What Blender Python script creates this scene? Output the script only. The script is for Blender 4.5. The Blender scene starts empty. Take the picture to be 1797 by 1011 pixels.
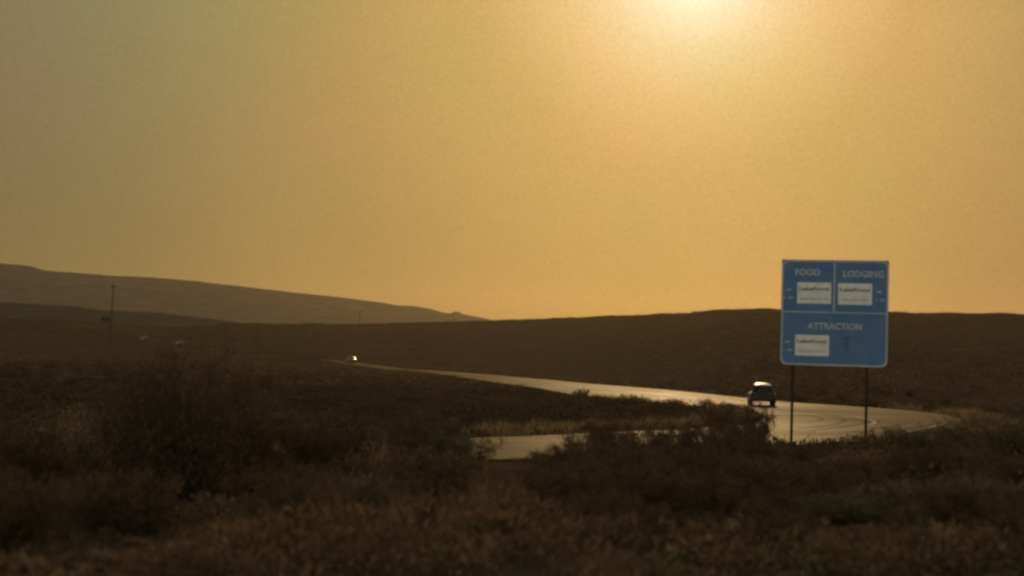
import bpy, bmesh, math, random
import numpy as np
from mathutils import Vector, Matrix, Euler
R = math.radians
random.seed(7); rng = np.random.default_rng(11)
sc = bpy.context.scene
col = sc.collection

# ---------------------------------------------------------------- camera
F = 2341.0; CX, CY = 898.5, 505.5                 # focal length and centre in photo pixels
CAMZ = 1.9
PITCH = math.atan(135 / F); ROLL = R(1.4)
CM = Matrix.Rotation(math.pi / 2 + PITCH, 3, 'X') @ Matrix.Rotation(ROLL, 3, 'Z')
cam = bpy.data.cameras.new('camera'); camo = bpy.data.objects.new('camera', cam); col.objects.link(camo)
camo.location = (0, 0, CAMZ); camo.rotation_euler = CM.to_euler()
cam.sensor_width = 36; cam.lens = 36 * F / 1797
cam.clip_start = 0.1; cam.clip_end = 20000
cam.dof.use_dof = True; cam.dof.focus_distance = 60; cam.dof.aperture_fstop = 0.75
sc.camera = camo
sc.render.filter_size = 2.1
sc.cycles.pixel_filter_type = 'BLACKMAN_HARRIS'; sc.cycles.filter_width = 2.6
sc.cycles.use_denoising = True
sc.cycles.max_bounces = 5; sc.cycles.volume_bounces = 0; sc.cycles.transparent_max_bounces = 6
sc.cycles.sample_clamp_indirect = 2.0
sc.view_settings.view_transform = 'Standard'; sc.view_settings.look = 'None'
sc.view_settings.exposure = 0; sc.view_settings.gamma = 1

# ---------------------------------------------------------------- sun and sky
def ray(px, py):
    d = CM @ Vector(((px - CX) / F, -(py - CY) / F, -1)); return d.normalized()
sund = ray(1218, -75)
SUN_EL = math.asin(sund.z); SUN_AZ = math.atan2(sund.x, sund.y)
sun = bpy.data.lights.new('sun', 'SUN'); sun.energy = 2.2; sun.angle = R(0.5); sun.color = (1, .66, .30)
suno = bpy.data.objects.new('sun', sun); col.objects.link(suno)
suno.rotation_euler = sund.to_track_quat('Z', 'Y').to_euler()
world = bpy.data.worlds.new('World'); sc.world = world; world.use_nodes = True
nt = world.node_tree; nt.nodes.clear()
def N(t, **k):
    n = nt.nodes.new(t)
    for a, b in k.items(): setattr(n, a, b)
    return n
def math_(op, a, b=None, clamp=False):
    n = N('ShaderNodeMath', operation=op, use_clamp=clamp)
    for i, v in enumerate((a, b)):
        if v is None: continue
        if isinstance(v, (int, float)): n.inputs[i].default_value = v
        else: nt.links.new(v, n.inputs[i])
    return n.outputs[0]
tc = N('ShaderNodeTexCoord')
nrm = N('ShaderNodeVectorMath', operation='NORMALIZE'); nt.links.new(tc.outputs['Generated'], nrm.inputs[0])
dot = N('ShaderNodeVectorMath', operation='DOT_PRODUCT'); nt.links.new(nrm.outputs[0], dot.inputs[0]); dot.inputs[1].default_value = sund
ang = math_('ARCCOSINE', dot.outputs['Value'])
t = math_('SQRT', math_('DIVIDE', ang, math.pi))        # 0 at the sun, 1 opposite
sep = N('ShaderNodeSeparateXYZ'); nt.links.new(nrm.outputs[0], sep.inputs[0])
el = math_('MULTIPLY', math_('ADD', sep.outputs['Z'], -.03), 1 / .22, True)
def ramp(stops, k=lambda d: 1.0):
    r = N('ShaderNodeValToRGB'); r.color_ramp.interpolation = 'LINEAR'
    e = r.color_ramp.elements
    while len(e) > 1: e.remove(e[-1])
    for i, (deg, c) in enumerate(stops):
        p = math.sqrt(deg / 180)
        x = e[0] if i == 0 else e.new(p)
        x.position = p; x.color = (*[q * .5 * k(deg) for q in c], 1)
    nt.links.new(t, r.inputs[0]); return r.outputs[0]
SKY_HIGH = [(0, (1.7, 1.5, 1.0)), (1.2, (1.3, 1.12, .80)), (2.4, (1.05, .87, .55)), (3.9, (.92, .69, .34)), (5.8, (.83, .55, .215)),
            (9, (.66, .42, .14)), (12, (.56, .385, .122)), (15.5, (.45, .33, .11)), (20, (.345, .268, .112)), (26, (.255, .208, .106)), (45, (.15, .13, .08)), (90, (.07, .075, .07)), (180, (.05, .06, .06))]
SKY_LOW = [(0, (1.7, 1.5, 1.0)), (5.3, (.78, .50, .19)), (9, (.65, .405, .125)), (12, (.60, .36, .105)), (15, (.55, .315, .093)), (18.5, (.46, .265, .083)), (22, (.37, .225, .075)), (27, (.27, .185, .066)),
            (45, (.14, .11, .05)), (90, (.06, .06, .05)), (180, (.05, .055, .05))]
mx = N('ShaderNodeMix', data_type='RGBA'); nt.links.new(el, mx.inputs['Factor'])
nt.links.new(ramp(SKY_LOW, lambda d: .785 if d < 21 else .86), mx.inputs[6]); nt.links.new(ramp(SKY_HIGH, lambda d: .94 if d < 8 else .90 if d < 17 else .96), mx.inputs[7])
sky = N('ShaderNodeTexSky', sky_type='NISHITA', sun_disc=False, sun_elevation=SUN_EL, sun_rotation=SUN_AZ)
sky.dust_density = 4; sky.air_density = 1.4; sky.ozone_density = 1
tint = N('ShaderNodeMix', data_type='RGBA', blend_type='MULTIPLY'); tint.inputs['Factor'].default_value = 1
nt.links.new(sky.outputs[0], tint.inputs[6]); tint.inputs[7].default_value = (3.1, 2.35, 1.72, 1)
away = N('ShaderNodeMapRange', interpolation_type='SMOOTHSTEP'); nt.links.new(ang, away.inputs[0])
away.inputs[1].default_value = R(30); away.inputs[2].default_value = R(80); away.inputs[3].default_value = .0; away.inputs[4].default_value = 1
nish = N('ShaderNodeVectorMath', operation='SCALE'); nt.links.new(tint.outputs[2], nish.inputs[0]); nt.links.new(away.outputs[0], nish.inputs[3])
# image grain and soft blotches added to the sky colour, fixed to sky directions
nz = N('ShaderNodeTexNoise'); nz.inputs['Scale'].default_value = 420; nz.inputs['Detail'].default_value = 3; nz.inputs['Roughness'].default_value = .6
nt.links.new(nrm.outputs[0], nz.inputs['Vector'])
nz2 = N('ShaderNodeTexNoise'); nz2.inputs['Scale'].default_value = 9; nz2.inputs['Detail'].default_value = 2
nt.links.new(nrm.outputs[0], nz2.inputs['Vector'])
mot = math_('ADD', math_('MULTIPLY', math_('SUBTRACT', nz.outputs[0], .5), .38), math_('MULTIPLY', math_('SUBTRACT', nz2.outputs[0], .5), .14))
mot = math_('ADD', mot, 1.0)
nz3 = N('ShaderNodeTexNoise'); nz3.inputs['Scale'].default_value = 4.5; nz3.inputs['Detail'].default_value = 3; nt.links.new(nrm.outputs[0], nz3.inputs['Vector'])
pk = N('ShaderNodeMix', data_type='RGBA'); nt.links.new(math_('MULTIPLY', math_('SUBTRACT', nz3.outputs[0], .42), 5.0, True), pk.inputs['Factor'])
pk.inputs[6].default_value = (.98, 1.02, .99, 1); pk.inputs[7].default_value = (1.03, .955, 1.02, 1)      # faint pink blotches added to the sky colour
pm = N('ShaderNodeVectorMath', operation='MULTIPLY'); nt.links.new(mx.outputs[2], pm.inputs[0]); nt.links.new(pk.outputs[2], pm.inputs[1])
rs = N('ShaderNodeVectorMath', operation='SCALE'); nt.links.new(pm.outputs[0], rs.inputs[0])
nt.links.new(math_('MULTIPLY', mot, 2.0 * 10 * .97), rs.inputs[3])      # 2: ramp stored at half; 10: background strength is 0.1
ad = N('ShaderNodeVectorMath', operation='ADD'); nt.links.new(rs.outputs[0], ad.inputs[0]); nt.links.new(nish.outputs[0], ad.inputs[1])
bg = N('ShaderNodeBackground'); bg.inputs['Strength'].default_value = 0.1; nt.links.new(ad.outputs[0], bg.inputs['Color'])
out = N('ShaderNodeOutputWorld'); nt.links.new(bg.outputs[0], out.inputs['Surface'])

# ---------------------------------------------------------------- helpers
def tag(o, label=None, cat=None, group=None, kind=None):
    if label: o['label'] = label
    if cat: o['category'] = cat
    if group: o['group'] = group
    if kind: o['kind'] = kind
    return o
def empty(name, loc=(0, 0, 0), rz=0):
    o = bpy.data.objects.new(name, None); col.objects.link(o); o.location = loc; o.rotation_euler = (0, 0, rz); o.empty_display_size = .2; return o
def link(name, me, mat=None, parent=None):
    o = bpy.data.objects.new(name, me); col.objects.link(o)
    if mat and not me.materials: me.materials.append(mat)
    if parent: o.parent = parent
    return o
def bobj(name, bm, mat=None, parent=None, smooth=False):
    bmesh.ops.recalc_face_normals(bm, faces=bm.faces)
    me = bpy.data.meshes.new(name); bm.to_mesh(me); bm.free()
    if smooth: me.polygons.foreach_set('use_smooth', [True] * len(me.polygons))
    return link(name, me, mat, parent)
def np_mesh(name, V, Fq, mat=None, attr=None, smooth=False):
    me = bpy.data.meshes.new(name); V = np.asarray(V, np.float32); Fq = np.asarray(Fq, np.int32); k = Fq.shape[1]
    me.vertices.add(len(V)); me.vertices.foreach_set('co', V.ravel())
    me.loops.add(Fq.size); me.loops.foreach_set('vertex_index', Fq.ravel())
    me.polygons.add(len(Fq)); me.polygons.foreach_set('loop_start', np.arange(0, Fq.size, k, dtype=np.int32))
    if smooth: me.polygons.foreach_set('use_smooth', np.ones(len(Fq), bool))
    if attr is not None:
        a = me.attributes.new('tone', 'FLOAT', 'POINT'); a.data.foreach_set('value', np.asarray(attr, np.float32))
    me.update(calc_edges=True)
    if mat: me.materials.append(mat)
    return me
def box(bm, c, s, rot=None, taper=1.0):
    m = Matrix.Translation(c) @ (rot.to_4x4() if rot else Matrix.Identity(4)) @ Matrix.Diagonal((*s, 1))
    r = bmesh.ops.create_cube(bm, size=1, matrix=m); return r['verts']
def tube(bm, p, q, r0, r1, n=8):
    p, q = Vector(p), Vector(q); d = q - p; rot = d.to_track_quat('Z', 'Y').to_matrix().to_4x4()
    bmesh.ops.create_cone(bm, cap_ends=True, segments=n, radius1=r0, radius2=r1, depth=d.length, matrix=Matrix.Translation((p + q) / 2) @ rot)

def mat(name, base, rough=.8, spec=.3, metal=0, noise=None, bump=0, attr=None, trans=0, scale=1.0, coat=0):
    """noise = (scale, second colour, detail); attr = second colour mixed by the per-leaf tone"""
    m = bpy.data.materials.new(name); m.use_nodes = True; t_ = m.node_tree; b = t_.nodes['Principled BSDF']
    b.inputs['Base Color'].default_value = (*base, 1); b.inputs['Roughness'].default_value = rough
    b.inputs['Specular IOR Level'].default_value = spec; b.inputs['Metallic'].default_value = metal
    if coat: b.inputs['Coat Weight'].default_value = coat; b.inputs['Coat Roughness'].default_value = .08
    src = None
    if noise or bump:
        c = t_.nodes.new('ShaderNodeTexCoord'); n = t_.nodes.new('ShaderNodeTexNoise'); t_.links.new(c.outputs['Object'], n.inputs['Vector'])
        n.inputs['Scale'].default_value = noise[0] if noise else 20; n.inputs['Detail'].default_value = noise[2] if noise and len(noise) > 2 else 6
        n.inputs['Roughness'].default_value = .65
    if noise:
        r = t_.nodes.new('ShaderNodeMapRange'); r.inputs[1].default_value = .35; r.inputs[2].default_value = .65; t_.links.new(n.outputs[0], r.inputs[0])
        x = t_.nodes.new('ShaderNodeMix'); x.data_type = 'RGBA'; t_.links.new(r.outputs[0], x.inputs[0])
        x.inputs[6].default_value = (*base, 1); x.inputs[7].default_value = (*noise[1], 1); src = x.outputs[2]
    if attr:
        a = t_.nodes.new('ShaderNodeAttribute'); a.attribute_name = 'tone'
        x = t_.nodes.new('ShaderNodeMix'); x.data_type = 'RGBA'; t_.links.new(a.outputs['Fac'], x.inputs[0])
        x.inputs[6].default_value = (*base, 1); x.inputs[7].default_value = (*attr, 1); src = x.outputs[2]
    if src: t_.links.new(src, b.inputs['Base Color'])
    if bump:
        bp = t_.nodes.new('ShaderNodeBump'); bp.inputs['Strength'].default_value = bump; t_.links.new(n.outputs[0], bp.inputs['Height']); t_.links.new(bp.outputs[0], b.inputs['Normal'])
    if trans:
        tr = t_.nodes.new('ShaderNodeBsdfTranslucent'); tr.inputs['Color'].default_value = (*(attr or base), 1)
        if src: t_.links.new(src, tr.inputs['Color'])
        ms = t_.nodes.new('ShaderNodeMixShader'); ms.inputs[0].default_value = trans
        t_.links.new(b.outputs[0], ms.inputs[1]); t_.links.new(tr.outputs[0], ms.inputs[2])
        t_.links.new(ms.outputs[0], t_.nodes['Material Output'].inputs['Surface'])
    return m

# value noise on numpy arrays
def vnoise(x, y, seed=0):
    xi = np.floor(x).astype(np.int64); yi = np.floor(y).astype(np.int64); fx = x - xi; fy = y - yi
    def h(a, b):
        n = (a * 374761393 + b * 668265263 + seed * 1442695041) & 0x7fffffff
        n = ((n ^ (n >> 13)) * 1274126177) & 0x7fffffff
        return ((n ^ (n >> 16)) & 0xffff) / 65535.0 * 2 - 1
    u = fx * fx * (3 - 2 * fx); v = fy * fy * (3 - 2 * fy)
    return (h(xi, yi) * (1 - u) + h(xi + 1, yi) * u) * (1 - v) + (h(xi, yi + 1) * (1 - u) + h(xi + 1, yi + 1) * u) * v
def fbm(x, y, o=4, seed=0):
    s = 0; a = 1
    for i in range(o): s = s + a * vnoise(x * 2 ** i, y * 2 ** i, seed + i); a *= .5
    return s

# ---------------------------------------------------------------- the lie of the land
def az_el(px, py):
    d = ray(px, py); return math.atan2(d.x, d.y), d.z / math.hypot(d.x, d.y)
LD = np.array([0, 10, 22, 32, 42, 70, 110, 150, 250, 340, 450, 900], float)
LOW = {  # azimuth column (px) -> ground height at the distances LD
    -600: [0, 0, -.2, -.45, -.5, -.4, -.1, .4, 1.8, 3.8, 7, 10], 0: [0, 0, -.25, -.5, -.5, -.4, -.1, .3, 1.6, 3.5, 7, 10],
    300: [0, 0, -.25, -.5, -.5, -.45, -.3, .1, 1.4, 3.0, 5.9, 9], 500: [0, 0, -.2, -.45, -.5, -.5, -.45, -.1, 1.0, 2.4, 4.5, 8],
    640: [0, 0, -.15, -.42, -.5, -.5, -.5, -.3, .55, 1.7, 3, 7], 780: [0, 0, -.1, -.4, -.5, -.5, -.5, -.45, .2, 1.0, 2.5, 6],
    900: [0, 0, -.1, -.35, -.5, -.5, -.5, -.48, -.1, .5, 1.5, 5], 1100: [0, 0, -.05, -.25, -.5, -.5, -.5, -.5, -.3, .2, 1, 5],
    1335: [0, 0, 0, -.15, -.5, -.5, -.5, -.5, -.4, 0, 1, 5], 1797: [0, .05, .05, -.05, -.3, -.45, -.4, -.4, -.4, 0, 1, 5],
    2400: [0, .05, .1, .0, -.1, -.3, -.2, 0, 0, 0, 1, 5]}
LA = np.array([az_el(p, 640)[0] for p in LOW]); LT = np.array(list(LOW.values()), float)
SKYL = [(-600, 520), (-300, 540), (0, 555), (95, 560), (180, 567), (260, 573), (330, 572), (378, 571.5), (386, 566), (500, 567.5), (640, 567), (740, 565), (860, 561.5), (960, 558), (1100, 553), (1210, 548), (1255, 543),
        (1300, 541), (1370, 542), (1560, 546), (1700, 549), (1797, 551.5), (2400, 575)]
SA = np.array([az_el(*p)[0] for p in SKYL]); SE = np.array([az_el(*p)[1] for p in SKYL])
def px_tab(tab): return np.array([az_el(p, 620)[0] for p, _ in tab]), np.array([v for _, v in tab], float)
D0A, D0V = px_tab([(-600, 330), (0, 340), (375, 440), (620, 370), (860, 320), (1100, 210), (1335, 118), (1560, 108), (1797, 100), (2400, 90)])
DCA, DCV = px_tab([(-600, 560), (0, 580), (375, 640), (640, 700), (860, 650), (1100, 560), (1335, 430), (1560, 390), (1797, 375), (2400, 350)])
def lowz(az, D):
    D = np.asarray(D, float); az = np.clip(az, LA[0], LA[-1])
    i = np.clip(np.searchsorted(LD, D, side='right') - 1, 0, len(LD) - 2); f = np.clip((D - LD[i]) / (LD[i + 1] - LD[i]), 0, 1)
    j = np.clip(np.searchsorted(LA, az, side='right') - 1, 0, len(LA) - 2); g = np.clip((az - LA[j]) / (LA[j + 1] - LA[j]), 0, 1)
    f = f * f * (3 - 2 * f) * .5 + f * .5
    a = LT[j, i] * (1 - f) + LT[j, i + 1] * f; b = LT[j + 1, i] * (1 - f) + LT[j + 1, i + 1] * f
    return a * (1 - g) + b * g
def basez(x, y):
    x = np.asarray(x, float); y = np.asarray(y, float)
    D = np.hypot(x, y); az = np.arctan2(x, y)
    d0 = np.interp(az, D0A, D0V); dc = np.interp(az, DCA, DCV); e = np.interp(az, SA, SE)
    H = CAMZ + e * dc; z0 = lowz(az, d0)
    s = np.clip((D - d0) / (dc - d0), 0, 1)
    up = z0 + (H - z0) * (.35 * s + .65 * s * s * (3 - 2 * s) if False else s ** 1.08)
    dn = H - (D - dc) * .05 - ((D - dc) / 120) ** 2 * 3
    z = np.where(D < d0, lowz(az, D), np.where(D < dc, up, np.maximum(dn, -6)))
    back = np.clip((np.abs(az) - R(55)) / R(50), 0, 1)
    return z * (1 - back * np.clip((D - 60) / 200, 0, 1))
_D = np.concatenate([np.arange(6, 130, .25), np.arange(130, 900, 1.0)])
def on_ground(px, py):
    d = ray(px, py); h = math.hypot(d.x, d.y)
    X = d.x / h * _D; Y = d.y / h * _D; Z = CAMZ + d.z / h * _D
    k = np.nonzero(basez(X, Y) >= Z)[0]
    k = k[0] if len(k) else len(_D) - 1
    return (float(X[k]), float(Y[k]))
def at(px, D):
    a = az_el(px, 640)[0]; return (D * math.sin(a), D * math.cos(a))

# road outlines: traced once, kept as ground positions
RAMP_PX = [(700, 647), (777, 651), (871, 659), (966, 667), (1046, 675), (1125, 680.5), (1200, 687.5), (1280, 696), (1359, 704), (1440, 710), (1517, 715), (1590, 720), (1645, 726), (1680, 733), (1692, 741), (1680, 749),
           (1649, 757), (1600, 765), (1560, 771), (1502, 778), (1407, 787), (1300, 794), (1180, 799), (1050, 803), (919, 807), (780, 811), (600, 815), (400, 819), (210, 821), (60, 823), (-200, 828),
           (-200, 792), (60, 790), (210, 788), (400, 782), (600, 776), (780, 771), (935, 766), (1027, 761.5), (1099, 758), (1200, 754.5), (1280, 749), (1325, 743), (1344, 735), (1338, 727), (1312, 718), (1280, 713), (1200, 711.5),
           (1093, 703), (1023, 695), (982, 689), (935, 679.5), (856, 670), (808, 661.5), (745, 653.5), (700, 649.5)]
ramp_pts = [on_ground(*p) for p in RAMP_PX]
# round the corners with one pass of Chaikin
def chaikin(P, closed=True):
    Q = []
    n = len(P)
    for i in range(n if closed else n - 1):
        a, b = P[i], P[(i + 1) % n]
        Q += [(a[0] * .75 + b[0] * .25, a[1] * .75 + b[1] * .25), (a[0] * .25 + b[0] * .75, a[1] * .25 + b[1] * .75)]
    return Q
ramp_pts = chaikin(ramp_pts)
HW_PX = [(722, 651), (690, 647.5), (642, 641), (600, 635), (560, 630.5), (500, 624), (420, 616), (350, 609.5), (312, 606), (262, 598), (200, 592), (100, 585), (0, 580)]
hw = [on_ground(*p) for p in HW_PX]
def seg_dist(x, y, P, closed):
    d = np.full(x.shape, 1e9); n = len(P)
    for i in range(n if closed else n - 1):
        ax, ay = P[i]; bx, by = P[(i + 1) % n]; ex, ey = bx - ax, by - ay
        tt = np.clip(((x - ax) * ex + (y - ay) * ey) / (ex * ex + ey * ey + 1e-9), 0, 1)
        d = np.minimum(d, np.hypot(x - ax - tt * ex, y - ay - tt * ey))
    return d
def inside(x, y, P):
    c = np.zeros(x.shape, bool); n = len(P)
    for i in range(n):
        ax, ay = P[i]; bx, by = P[i - 1]
        if ay == by: continue
        c ^= ((ay > y) != (by > y)) & (x < (bx - ax) * (y - ay) / (by - ay) + ax)
    return c
def road_dist(x, y):
    d = seg_dist(x, y, ramp_pts, True); d = np.where(inside(x, y, ramp_pts), -d, d)
    return np.minimum(d, seg_dist(x, y, hw, False) - 4.2)
def groundz(x, y, rd=None):
    x = np.asarray(x, float); y = np.asarray(y, float)
    if rd is None: rd = road_dist(x, y)
    D = np.hypot(x, y)
    b = basez(x, y); w = np.clip((rd - 1.0) / 4, 0, 1)
    bumps = .10 * fbm(x / 3.1, y / 3.1, 4, 3) + np.clip((D - 60) / 200, 0, 1) * .22 * fbm(x / 14, y / 14, 3, 9) + .10 * fbm(x / 9, y / 9, 2, 21)
    near = np.clip(1 - np.hypot(x, y) / 4, 0, 1)
    hd = seg_dist(x, y, hw[2:], False)      # low earth bank beside the far highway
    bank_ = .95 * np.exp(-((hd - 8.5) / 2.6) ** 2) * np.clip((-x - 30) / 22, 0, 1)
    return b + bumps * w * (1 - near) - .05 * (1 - w) + bank_
def gz(x, y): return float(groundz(np.array([x]), np.array([y]))[0])

# ---------------------------------------------------------------- materials
def ground_material(name, c1, c2, c3, s1, s2, bump=.5):
    m = bpy.data.materials.new(name); m.use_nodes = True; t_ = m.node_tree; b = t_.nodes['Principled BSDF']
    b.inputs['Roughness'].default_value = .95; b.inputs['Specular IOR Level'].default_value = 0
    c = t_.nodes.new('ShaderNodeTexCoord')
    def nz_(s, d):
        n = t_.nodes.new('ShaderNodeTexNoise'); n.inputs['Scale'].default_value = s; n.inputs['Detail'].default_value = d; n.inputs['Roughness'].default_value = .6
        t_.links.new(c.outputs['Object'], n.inputs['Vector'])
        r = t_.nodes.new('ShaderNodeMapRange'); r.inputs[1].default_value = .38; r.inputs[2].default_value = .62; t_.links.new(n.outputs[0], r.inputs[0]); return r.outputs[0]
    a = nz_(s1, 4); d = nz_(s2, 8)
    x = t_.nodes.new('ShaderNodeMix'); x.data_type = 'RGBA'; t_.links.new(a, x.inputs[0]); x.inputs[6].default_value = (*c1, 1); x.inputs[7].default_value = (*c2, 1)
    y = t_.nodes.new('ShaderNodeMix'); y.data_type = 'RGBA'; t_.links.new(d, y.inputs[0]); t_.links.new(x.outputs[2], y.inputs[6]); y.inputs[7].default_value = (*c3, 1)
    t_.links.new(y.outputs[2], b.inputs['Base Color'])
    bp = t_.nodes.new('ShaderNodeBump'); bp.inputs['Strength'].default_value = bump; bp.inputs['Distance'].default_value = .3
    t_.links.new(d, bp.inputs['Height']); t_.links.new(bp.outputs[0], b.inputs['Normal'])
    return m
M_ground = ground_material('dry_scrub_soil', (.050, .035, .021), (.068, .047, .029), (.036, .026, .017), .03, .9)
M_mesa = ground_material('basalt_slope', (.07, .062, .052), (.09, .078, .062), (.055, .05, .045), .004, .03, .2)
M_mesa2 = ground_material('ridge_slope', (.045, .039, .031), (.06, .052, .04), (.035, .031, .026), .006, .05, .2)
def asphalt(name, c1, c2, rough):
    m = bpy.data.materials.new(name); m.use_nodes = True; t_ = m.node_tree; b = t_.nodes['Principled BSDF']
    b.inputs['Specular IOR Level'].default_value = .025
    c = t_.nodes.new('ShaderNodeTexCoord'); n = t_.nodes.new('ShaderNodeTexNoise'); n.inputs['Scale'].default_value = .35; n.inputs['Detail'].default_value = 8; n.inputs['Roughness'].default_value = .7
    t_.links.new(c.outputs['Object'], n.inputs['Vector'])
    x = t_.nodes.new('ShaderNodeMix'); x.data_type = 'RGBA'; t_.links.new(n.outputs[0], x.inputs[0]); x.inputs[6].default_value = (*c1, 1); x.inputs[7].default_value = (*c2, 1)
    t_.links.new(x.outputs[2], b.inputs['Base Color'])
    sp = t_.nodes.new('ShaderNodeMapRange'); sp.inputs[1].default_value = .3; sp.inputs[2].default_value = .7; sp.inputs[3].default_value = .0012; sp.inputs[4].default_value = .0045
    w = t_.nodes.new('ShaderNodeTexNoise'); w.inputs['Scale'].default_value = .09; w.inputs['Detail'].default_value = 5; t_.links.new(c.outputs['Object'], w.inputs['Vector'])
    t_.links.new(w.outputs[0], sp.inputs[0]); t_.links.new(sp.outputs[0], b.inputs['Specular IOR Level'])
    r = t_.nodes.new('ShaderNodeMapRange'); r.inputs[1].default_value = .3; r.inputs[2].default_value = .7; r.inputs[3].default_value = rough - .07; r.inputs[4].default_value = rough + .07
    t_.links.new(n.outputs[0], r.inputs[0]); t_.links.new(r.outputs[0], b.inputs['Roughness'])
    return m
M_road = asphalt('worn_asphalt', (.044, .027, .012), (.070, .044, .021), .56)
M_tar = asphalt('tar_seam', (.022, .016, .010), (.035, .026, .016), .62)
M_pale = asphalt('faded_road_paint', (.30, .28, .24), (.15, .14, .12), .55)
M_blue = mat('faded_blue_sheeting', (.066, .138, .262), .6, .12, noise=(2.2, (.098, .168, .28), 6))
M_white = mat('weathered_white_sheeting', (.42, .42, .41), .6, .2, noise=(7, (.30, .31, .31), 5))
M_plate = mat('logo_plate_white', (.68, .65, .60), .6, .2, noise=(7, (.55, .53, .49), 5))
M_ink = mat('dark_ink', (.15, .11, .10), .7, .2)
M_ink2 = mat('grey_ink', (.30, .29, .27), .7, .2)
M_stain = mat('old_decal_stain', (.055, .075, .10), .8, .1, noise=(14, (.09, .16, .25), 4))
M_steel = mat('rusty_post_steel', (.045, .030, .020), .9, .02, noise=(9, (.028, .019, .013), 4))
M_alu = mat('aluminium_back', (.35, .35, .35), .45, .5, .6)
M_wood = mat('weathered_pole_wood', (.06, .045, .035), .9, .1, noise=(4, (.035, .028, .022), 5))
M_glassins = mat('insulator_glaze', (.12, .10, .09), .25, .5)
M_tyre = mat('tyre_rubber', (.02, .02, .02), .8, .2)
M_rim = mat('wheel_rim_metal', (.30, .30, .30), .35, .5, .8)
M_glass = mat('tinted_car_glass', (.008, .008, .008), .35, .08)
M_plastic = mat('black_bumper_plastic', (.02, .02, .02), .6, .3)
M_red = mat('red_light_lens', (.035, .006, .005), .5, .1)
M_lens = mat('clear_light_lens', (.10, .10, .09), .3, .3)
def paint(name, c): return mat(name, c, .4, .25, .0, coat=.12)
M_dark = paint('dark_car_paint', (.030, .022, .016)); M_silver = paint('bronze_car_paint', (.16, .13, .10)); M_roof_glint = paint('roof_glint_paint', (.26, .22, .17))  # roof colour made pale to carry the sun and sky glint
M_shrub = mat('sagebrush_leaf', (.076, .045, .025), .9, 0, attr=(.162, .095, .050), trans=.12)
M_shrubd = mat('dark_sagebrush_leaf', (.050, .031, .017), .9, 0, attr=(.105, .064, .035), trans=.10)
M_shrubk = mat('darkest_sagebrush_leaf', (.038, .025, .014), .9, 0, attr=(.080, .052, .029), trans=.08)
M_green = mat('greasewood_leaf', (.056, .042, .020), .9, 0, attr=(.115, .088, .042), trans=.12)
M_straw = mat('dry_straw', (.10, .065, .036), .8, .05, attr=(.22, .15, .078), trans=.25)
M_stem = mat('shrub_twig', (.035, .028, .022), .95, .05)

# ---------------------------------------------------------------- ground sheet
azs = np.concatenate([np.arange(-180, -32, 4.0), np.arange(-32, 32, .22), np.arange(32, 180, 4.0)]) * math.pi / 180
rr = [0.6]
while rr[-1] < 4300: rr.append(rr[-1] * (1.016 if 8 < rr[-1] < 900 else 1.08))
rr = np.array(rr)
A, D_ = np.meshgrid(azs, rr); X = D_ * np.sin(A); Y = D_ * np.cos(A)
RDg = np.full(X.shape, 1e3); near = (D_ < 700)
RDg[near] = road_dist(X[near], Y[near])
Z = groundz(X, Y, RDg); Z = np.where(D_ > 1500, np.minimum(Z, 0) * 1.0 - 2, Z)
nA, nR = len(azs), len(rr)
idx = np.arange(nA * nR).reshape(nR, nA); nx = np.roll(idx, -1, axis=1)
Fq = np.stack([idx[:-1], nx[:-1], nx[1:], idx[1:]], -1).reshape(-1, 4)[:, ::-1]
V = np.stack([X, Y, Z], -1).reshape(-1, 3); V = np.vstack([V, [[0, 0, 0.0]]])
gm = np_mesh('ground', V, Fq, M_ground, smooth=True)
cap = bmesh.new(); cap.from_mesh(gm); cap.verts.ensure_lookup_table()
c = cap.verts[nA * nR]
for i in range(nA): cap.faces.new((c, cap.verts[(i + 1) % nA], cap.verts[i]))
bmesh.ops.recalc_face_normals(cap, faces=cap.faces)
cap.to_mesh(gm); cap.free()
gm.polygons.foreach_set('use_smooth', [True] * len(gm.polygons))
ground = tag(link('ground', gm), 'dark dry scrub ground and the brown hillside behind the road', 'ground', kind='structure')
if gm.polygons[len(gm.polygons) // 2].normal.z < 0: gm.flip_normals()

# ---------------------------------------------------------------- roads
def slab(name, pts, dz, thick, m, step=5):
    bm = bmesh.new(); vs = [bm.verts.new((x, y, 0)) for x, y in pts]; bm.faces.new(vs)
    ys = [p[1] for p in pts]; y = min(ys) + step
    while y < max(ys):
        bmesh.ops.bisect_plane(bm, geom=bm.verts[:] + bm.edges[:] + bm.faces[:], plane_co=(0, y, 0), plane_no=(0, 1, 0)); y += step
    x = min(p[0] for p in pts) + step
    while x < max(p[0] for p in pts):
        bmesh.ops.bisect_plane(bm, geom=bm.verts[:] + bm.edges[:] + bm.faces[:], plane_co=(x, 0, 0), plane_no=(1, 0, 0)); x += step
    P = np.array([v.co[:2] for v in bm.verts]); z = basez(P[:, 0], P[:, 1]) + dz
    for v, zz in zip(bm.verts, z): v.co.z = zz
    bmesh.ops.recalc_face_normals(bm, faces=bm.faces)
    if sum(f.normal.z for f in bm.faces) < 0: bmesh.ops.reverse_faces(bm, faces=bm.faces)
    if thick:
        r = bmesh.ops.extrude_face_region(bm, geom=bm.faces[:])
        for e in r['geom']:
            if isinstance(e, bmesh.types.BMVert): e.co.z -= thick
        bmesh.ops.recalc_face_normals(bm, faces=bm.faces)
    return bobj(name, bm, m)
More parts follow.
